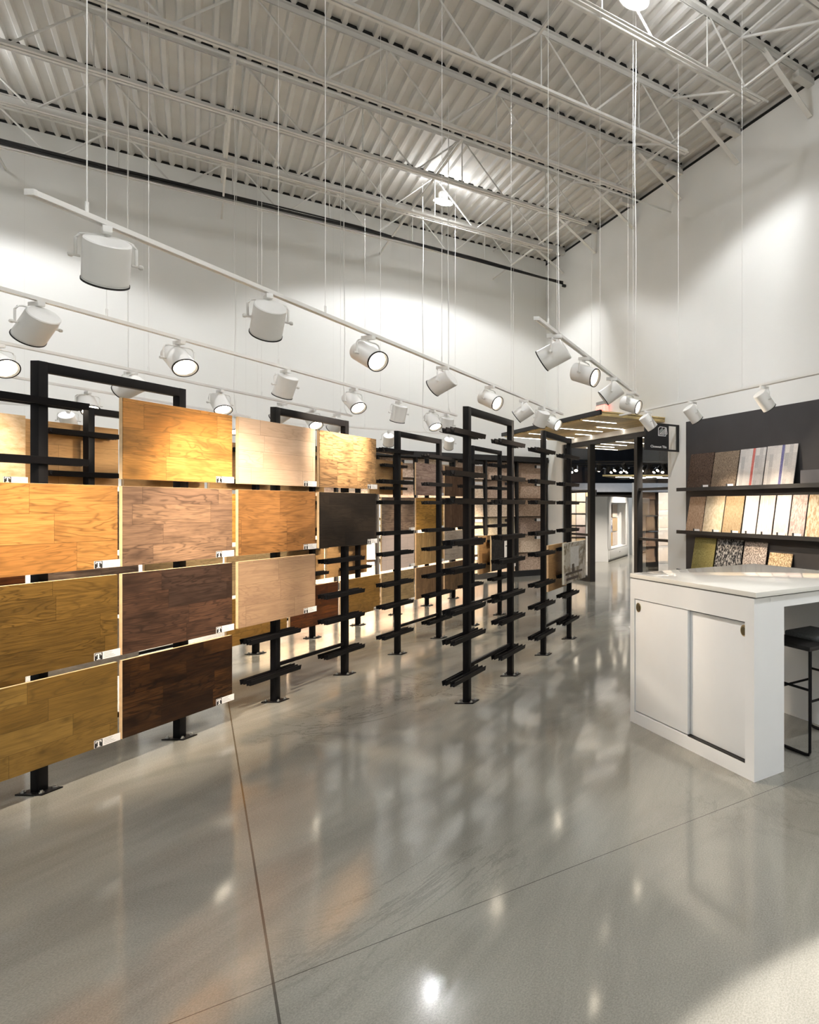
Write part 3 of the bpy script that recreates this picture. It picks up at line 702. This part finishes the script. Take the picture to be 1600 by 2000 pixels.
SH = [
 (1.775, 8.376,7.765,.54, fleck('dark_brown_stria',(.02,.013,.01),(.15,.10,.075),45,(1,6,1)), 'dark brown striated carpet sample, top shelf, first from the sign'),
 (1.775, 7.745,7.165,.53, fleck('taupe_stria',(.09,.065,.045),(.32,.245,.18),45,(1,5,1.2)), 'taupe flecked carpet sample, top shelf, second from the sign'),
 (1.775, 7.14,6.59,.535, striped('grey_patch_red_carpet', (.50,.07,.045)), 'grey patchwork carpet sample with a red stripe on the top shelf'),
 (1.775, 6.565,5.975,.54, striped('grey_patch_blue_carpet', (.06,.055,.22)), 'grey patchwork carpet sample with a navy stripe on the top shelf'),
 (1.12, 8.40,7.985,.54, fleck('tan_loop',(.32,.20,.12),(.55,.38,.26),30,(1,4,1)), 'brown tan loop carpet sample, middle shelf, first from the sign'),
 (1.12, 7.96,7.50,.545, fleck('cream_plush',(.62,.50,.33),(.75,.63,.46),20,bump=.3), 'cream plush carpet sample, middle shelf, second from the sign'),
 (1.12, 7.475,7.055,.54, fleck('sand_loop',(.38,.27,.15),(.56,.43,.27),30,(1,5,1)), 'sand coloured carpet sample, middle shelf, third from the sign'),
 (1.12, 7.02,6.735,.54, fleck('white_plush',(.74,.68,.64),(.80,.75,.71),14,bump=.15), 'plain white carpet sample on the middle shelf'),
 (1.12, 6.705,6.40,.54, fleck('white_stripe',(.62,.52,.44),(.80,.74,.68),16,(1,5,.3),bump=.2), 'off-white carpet sample with fine stripes on the middle shelf'),
 (1.12, 6.37,6.09,.54, fleck('blush_plush',(.68,.57,.52),(.76,.68,.64),8,bump=.15), 'pale blush carpet sample on the middle shelf'),
 (1.12, 6.065,5.79,.54, fleck('faded_rose',(.40,.31,.28),(.60,.50,.46),18,(1,2,1),bump=.3), 'mottled rose grey carpet sample on the middle shelf'),
 (1.12, 5.765,5.30,.54, fleck('worn_beige',(.46,.33,.2),(.72,.60,.45),14,(1,2,1),bump=.3), 'worn beige carpet sample, middle shelf, at the frame edge'),
 (.52, 8.26,7.72,.52, fleck('olive_grass',(.20,.17,.06),(.33,.28,.11),30,(1,1,8)), 'olive green woven carpet sample, bottom shelf, first from the sign'),
 (.52, 7.68,7.08,.52, fleck('black_white_weave',(.02,.02,.022),(.50,.47,.44),26,(1,1.3,1),lo=.45,hi=.62,detail=5), 'black and white distressed carpet sample on the bottom shelf'),
 (.52, 7.045,6.56,.51, fleck('speckled_frieze',(.12,.10,.09),(.50,.43,.38),55,lo=.42,hi=.58), 'speckled grey brown frieze carpet sample on the bottom shelf'),
 (.52, 6.52,6.07,.385, fleck('golden_shag',(.22,.15,.08),(.62,.48,.31),45,lo=.42,hi=.58), 'short golden tan shag carpet sample on the bottom shelf'),
 (1.775, 5.83,5.2,.18, plain('grey_felt',(.13,.125,.13),.8), 'low grey storage box at the right end of the top shelf'),
]
for z, va, vb, h_, mt, lb in SH:
    box = 'box' in lb
    r = empty('storage_box' if box else 'carpet_sample', R(U1-.04, (va+vb)/2, z-.016), ANG, lb, 'box' if box else 'carpet sample', None if box else 'carpet samples on the wall shelving')
    w_ = va-vb; t_ = math.asin(min(.8, .09/h_)) if not box else .0
    mb = MB().box((0,0,h_/2), (.012 if not box else .1, w_, h_), bev=.003)
    if not box: bmesh.ops.rotate(mb.bm, cent=(0,0,0), matrix=Matrix.Rotation(t_, 3, 'Y'), verts=mb.bm.verts)
    bmesh.ops.translate(mb.bm, vec=(-.095 if not box else -.06,0,.002), verts=mb.bm.verts)
    mb.build('carpet_face' if not box else 'box_body', mt, r)
    if not box and z > .6 and h_ > .4 and 'patchwork' not in lb:
        c = MB().b(-.115,-.112, -w_/2+.02, -w_/2+.15, .012, .05).build('label_card', CARD, r)
        MB().b(-.1165,-.115, -w_/2+.15, -w_/2+.185, .012, .055).build('logo_tile', INK, c)
for i, (v, g_) in enumerate(((5.86, CARD), (5.68, greyst), (5.52, greyst), (5.36, greyst))):
    tag(MB().b(-.16,-.15,v-.06,v+.06,.505,.60).build('sample_chip', g_, None, R(U1,0,0)-Vector((0,0,0)), ANG), ['small white card on the bottom shelf of the carpet shelving','small grey carpet chip next to the white card','small grey carpet chip, second from the white card','small grey carpet chip, third from the white card'][i], 'sample chip')
for o in [o for o in bpy.data.objects if o.name.startswith('sample_chip')]: o.location.z = .0

# ------------------------------------------------------------------ counter
ct = empty('display_counter', R(0,0,0), ANG, 'white counter with sliding doors and polished pale top at the right', 'counter')
CU0, CU1, CV0, CV1 = 2.243, 2.462, 2.71, 4.065
b = MB()
b.b(CU0, CU0+.02, CV0, CV1, .86, .995); b.b(CU0, CU0+.02, CV0, CV1, 0, .078); b.b(CU0, CU0+.02, CV0, 2.79, .078, .86); b.b(CU0, CU0+.02, 4.008, CV1, .078, .86)
b.b(CU0+.02, CU1, CV0, CV0+.02, 0, .995); b.b(CU0+.02, CU1, CV1-.02, CV1, 0, .995); b.b(CU1-.02, CU1, CV0+.02, CV1-.02, 0, .995); b.b(CU0+.02, CU1-.02, CV0+.02, CV1-.02, 0, .02); b.b(CU0+.02, CU1-.02, CV0+.02, CV1-.02, .975, .995)
b.build('cabinet_body', CAB, ct)
def sdoor(v0, v1, x, pv, nm):
    d = MB().b(x, x+.018, v0, v1, .088, .848 if x > CU0+.012 else .855, bev=.001).build('sliding_door', CAB, ct)
    MB().lathe([(0,.0),(.024,.0),(.029,-.0018),(.032,-.001),(.032,.002),(0,.002)], axis=(1,0,0), o=(x-.0008,pv,.803), n=24).build('finger_pull', BRASS, d)
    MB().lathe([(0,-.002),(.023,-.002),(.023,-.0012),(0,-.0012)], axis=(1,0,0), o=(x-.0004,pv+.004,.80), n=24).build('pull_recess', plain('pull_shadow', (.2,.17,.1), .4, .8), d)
sdoor(3.362, 4.004, CU0+.006, 3.962, 'l'); sdoor(2.794, 3.40, CU0+.026, 2.83, 'r')
MB().b(CU0+.0055, CU0+.03, 2.79, 3.362, .0785, .0855).build('door_track', BLACK, ct)
MB().b(CU0+.004, 3.36, CV0+.002, CV1-.004, .996, 1.003).build('shadow_gap', plain('dark_gap', (.08,.08,.08), .6), ct)
MB().b(CU0-.003, 3.362, CV0-.02, CV1-.0, 1.003, 1.0305, bev=.0015).build('countertop', QUARTZ, ct)
MB().b(CU1, 3.34, CV0, CV0+.02, .93, .995).b(CU1, 3.34, CV1-.04, CV1-.02, .93, .995).build('apron', CAB, ct)
MB().b(3.16, 3.34, CV0+.02, CV1-.04, 0, .995).build('end_panel', CAB, ct)
# stools
def stool(u, v, label):
    r = empty('bar_stool', R(u, v, 0), ANG, label, 'stool', 'stools at the counter')
    s = .19
    MB().box((0,0,.645), (.40,.40,.03), bev=.012).build('seat', SEATB, r)
    MB().box((.06,-.0,.675), (.24,.36,.035), bev=.014).build('seat_pad', CUSH, r)
    for sx in (-s, s):
        MB().tube([(sx*.93,-s*.93,.63),(sx,-s,.10),(sx,-s,.03),(sx,-s+.012,.014),(sx,-s+.035,.010),(sx,s-.035,.010),(sx,s-.012,.014),(sx,s,.03),(sx,s,.10),(sx*.93,s*.93,.63)], .0095, 8).build('sled_leg', BLACKM, r)
    for sy in (-s, s): MB().tube([(-s,sy*.98,.33),(s,sy*.98,.33)], .008, 8).build('footrest', BLACKM, r)
    for sx in (-s, s): MB().tube([(sx,-s*.98,.40),(sx,s*.98,.40)], .008, 8).build('side_bar', BLACKM, r)
stool(2.71+.19, 2.945, 'black bar stool with grey seat pad tucked under the counter at the right edge')

# ------------------------------------------------------------------ showroom beyond the opening
NAVY = plain('dark_navy_panel', (.02,.024,.034), .6, var=.3, scale=2); DKC = plain('dark_ceiling', (.02,.02,.022), .8)
struct('wall_far', MB().b(U1+.2, 24, 26, 26.2, 0, 5.2), NAVY)
struct('wall_side', MB().b(24, 24.2, 4, 26.2, 0, 5.2), plain('slate_wall', (.10,.11,.12), .7))
struct('wall_near', MB().b(U1+.2, 24, 3.8, 4.0, 0, 5.2), WALL)
struct('wall_inner', MB().b(U1, U1+.2, V1+.2, 26.2, 0, 5.2), plain('slate_wall_inner', (.13,.14,.15), .7))
struct('ceiling_2', MB().b(U1+.2, 24.2, 3.8, 26.2, 5.2, 5.3), DKC)
def tilebox(x0, x1, y0, y1, z0, z1, mt, label, name='tile_sample', grp='tiles in the far showroom'):
    return tag(MB().b(x0,x1,y0,y1,z0,z1).build(name, mt), label, 'tile sample', grp)
TT = [plain('cream_tile',(.70,.58,.44),.4,var=.06), plain('tan_tile',(.58,.42,.24),.4,var=.08), plain('ochre_tile',(.60,.36,.12),.4,var=.08), plain('brown_tile',(.11,.075,.045),.4), plain('pale_tile',(.72,.63,.56),.4,var=.05), plain('mauve_tile',(.42,.33,.31),.4,var=.08), fleck('blue_mosaic',(.03,.04,.14),(.75,.75,.8),7,(1,1,1),.3,.1,.42,.6,4), fleck('taupe_mosaic',(.15,.11,.10),(.4,.32,.3),30)]
def cabinet(xf, y0, y1, H_, label, fills, far):
    r = empty('tile_cabinet', (xf-.32, (y0+y1)/2, 0), 0, label, 'display cabinet', 'white cabinets in the far showroom')
    L = (y1-y0)/2; b = MB()
    b.b(-.3,-.28,-L,L,0,H_); b.b(-.28,.3,-L,-L+.02,0,H_); b.b(-.28,.3,L-.02,L,0,H_); b.b(-.28,.32,-L+.02,L-.02,H_-.03,H_); b.b(-.28,.30,-L+.02,L-.02,.02,.05)
    b.b(.29,.32,-L,-L+.22,.33,H_-.03); b.b(.29,.32,L-.22,L,.33,H_-.03); b.b(.29,.32,-L+.22,L-.22,H_-.16,H_-.03); b.b(.0,.02,-L+.02,L-.02,.33,H_-.03); b.b(.0,.32,-L+.02,L-.02,.31,.335)
    b.build('cabinet_body', CAB, r)
    d = MB().b(.30,.325,-L+.02,L-.02,.06,.30,bev=.003).build('drawer', CAB, r)
    MB().tube([(.325,0,.2),(.35,0,.2)], .018, 10).build('drawer_knob', STEEL, d)
    nn = len(fills)//3; wdt = (2*L-.5)/nn
    for q, f_ in enumerate(fills):
        c_, rr = q % nn, q//nn; ya = (y0+y1)/2 - L + .25 + c_*wdt; z = .35 + (2-rr)*(H_-.52)/3
        tilebox(xf-.285, xf-.265, ya+.01, ya+wdt-.02, z+.0, z+(H_-.52)/3-.03, TT[f_], '%s tile in the %s white cabinet, %s row, %s from the left' % (['cream','tan','ochre','dark brown','pale','mauve','blue patterned','taupe mosaic'][f_], far, ['top','middle','bottom'][rr], ORD[c_]))
cabinet(-4.65, 17.4, 19.6, 1.75, 'white tile display cabinet seen through the doorway', [1,3,4,4,6,1,4,2,4], 'nearer')
cabinet(-4.42, 19.95, 21.6, 1.75, 'second white tile display cabinet farther back in the showroom', [7,7,4,7,7,7], 'farther')
tag(MB().b(-4.56,-4.50,19.68,19.74,0,2.2).build('display_post', WHITE), 'slim white post beside the tile cabinets', 'post')
r = empty('tile_wall_display', (-6.85, 22.1, 0), 0, 'tan tile wall display at the left of the far showroom', 'display rack')
MB().b(-.5,.5,0,.1,0,2.05).build('back_panel', BLACK, r)
for q in range(5): MB().b(-.5,.5,-.07,-.002,.02+.4*q,.045+.4*q).build('shelf', BLACK, r)
for q in range(5):
    for c_ in range(3):
        f_ = [0,1,4,0,5,1,0,4,1,4,0,1,0,0,1][q*3+c_]
        tilebox(-7.34+.33*c_, -7.03+.33*c_, 22.06, 22.08, .05+.4*q, .41+.4*q, TT[f_], '%s tile on the tan wall display, %s row up, %s from the left' % (['cream','tan','ochre','dark brown','pale','mauve'][f_], ORD[q], ORD[c_]), grp='tiles on the tan wall display')
r = empty('tile_tower', (-1.9, 13.05, 0), 0, 'tall grey white tiled panel display just beyond the opening', 'display cabinet')
MB().b(-.54,.54,-.25,.25,0,1.76).build('carcass', CAB, r)
for q in range(5): MB().b(-.53,.53,-.262,-.251,.02+.35*q,.355+.35*q,bev=.002).build('tile_row', plain('grey_white_tile', (.5,.5,.49), .3, var=.06), r)
for i, (x, y, s_) in enumerate(((-3.24,16.2,1.25),(-3.02,15.4,.9))):
    tag(MB().box((x,y,s_/2), (.24,.5,s_), rot=None, bev=.02).build('dark_display', BLACK), 'dark grey upholstered display block, %s behind the opening' % ('taller' if i == 0 else 'shorter'), 'display block')
tag(MB().b(-9,-2.2,23.4,23.8,2.0,2.32).build('light_soffit', plain('soffit_grey', (.5,.52,.56), .5)), 'long pale grey soffit beam across the far showroom', 'soffit')
tag(MB().b(-9,-1.5,23.9,24.1,0,2.0).build('partition', plain('dark_brown_partition', (.02,.015,.013), .6)), 'dark brown partition under the pale soffit', 'partition')
r = empty('slatted_canopy', (-4.4, 21.6, 2.42), 0, 'distant wooden slatted canopy with light strips in the far showroom', 'canopy', 'slatted canopies')
MB().b(-1.2,.9,-1.4,.9,0,.05).build('slats', SLAT, r)
for q, (x, y) in enumerate(((-.9,-1.0),(-.3,-.7),(.1,-1.15),(-.6,-.3),(.3,-.4))): MB().b(x,x+.5,y,y+.05,-.012,-.001).build('led_strip', LED, r)
# spot heads of the far room: black cylinders on black tracks
for i, (x0, x1, y_, z_) in enumerate(((-6.7,-3.2,18.6,2.62),(-5.8,-2.9,16.4,2.55),(-4.5,-2.4,14.8,2.5))):
    tag(MB().b(x0,x1,y_-.02,y_+.02,z_,z_+.03).tube([(x0+.2,y_,z_+.03),(x0+.2,y_,5.19)],.006,5).tube([(x1-.2,y_,z_+.03),(x1-.2,y_,5.19)],.006,5).build('black_light_track', BLACK), 'black light track in the far showroom, %s from the rear' % ORD[i], 'light track', 'black light tracks')
bs0 = None; LW = bpy.data.lights.new('far_light', 'SPOT'); LW.energy = FILL_W; LW.spot_size = math.radians(95); LW.spot_blend = .8; LW.color = (1,.88,.74); LW.shadow_soft_size = .05
hp = []
for y_, z_, rts in ((18.6, 2.62, (-.345,-.325,-.29,-.274,-.262,-.249,-.238,-.21,-.196,-.185)), (16.4, 2.55, (-.338,-.318,-.281,-.268,-.256,-.243,-.214,-.203,-.19)), (14.8, 2.5, (-.283,-.243,-.205,-.182))):
    for j, t_ in enumerate(rts): hp.append((t_*y_, y_, z_, 0 if j % 4 == 3 or y_ < 15 else 1))
for i, (x, y_, z_, face) in enumerate(hp):
    if bs0 is None:
        bs0 = empty('black_spotlight')
        MB().tube([(0,0,0),(0,0,-.07)], .006, 6).build('stem', BLACK, bs0)
        hb = MB().lathe([(0,-.09),(.045,-.09),(.05,-.085),(.05,.09),(.044,.09),(.042,.07),(0,.07)], n=18).build('lamp_housing', BLACK, bs0, (0,0,-.11))
        MB().lathe([(0,.086),(.035,.082),(.042,.074),(0,.072)], n=16).build('lamp_lens', LENS, hb); rr = bs0
    else: rr = copy_tree(bs0)
    rr.location = (x,y_,z_)
    for ch in rr.children:
        if ch.name.startswith('lamp_housing'): ch.rotation_euler = (math.radians(180-50) if face else math.radians(180+40), 0, .3 if i % 2 else -.4)
    tag(rr, 'small black spotlight on the %s black track, %s along it' % (['rear','middle','front'][0 if y_ > 18 else 1 if y_ > 16 else 2], ORD[[h for h in hp if h[1]==y_].index(hp[i])]), 'spotlight', 'black spotlights in the far showroom')
for x, y_, z_, ax in ((-3.9,18.5,2.5,(-.45,0,-1)),(-3.6,20.7,2.5,(-.4,0,-1)),(-6.8,20.3,2.6,(0,.9,-1)),(-5.0,15.5,2.5,(0,.2,-1)),(-2.0,11.2,2.6,(0,.6,-1))):
    o = bpy.data.objects.new('far_light', LW); COL.objects.link(o); o.location = (x,y_,z_); o.rotation_euler = Vector(ax).to_track_quat('-Z','Y').to_euler()
d = bpy.data.lights.new('far_ambient', 'POINT'); d.energy = 300; d.shadow_soft_size = .3; d.color = (.9,.95,1)
o = bpy.data.objects.new('far_ambient', d); COL.objects.link(o); o.location = (-4.5, 19.5, 4.3)
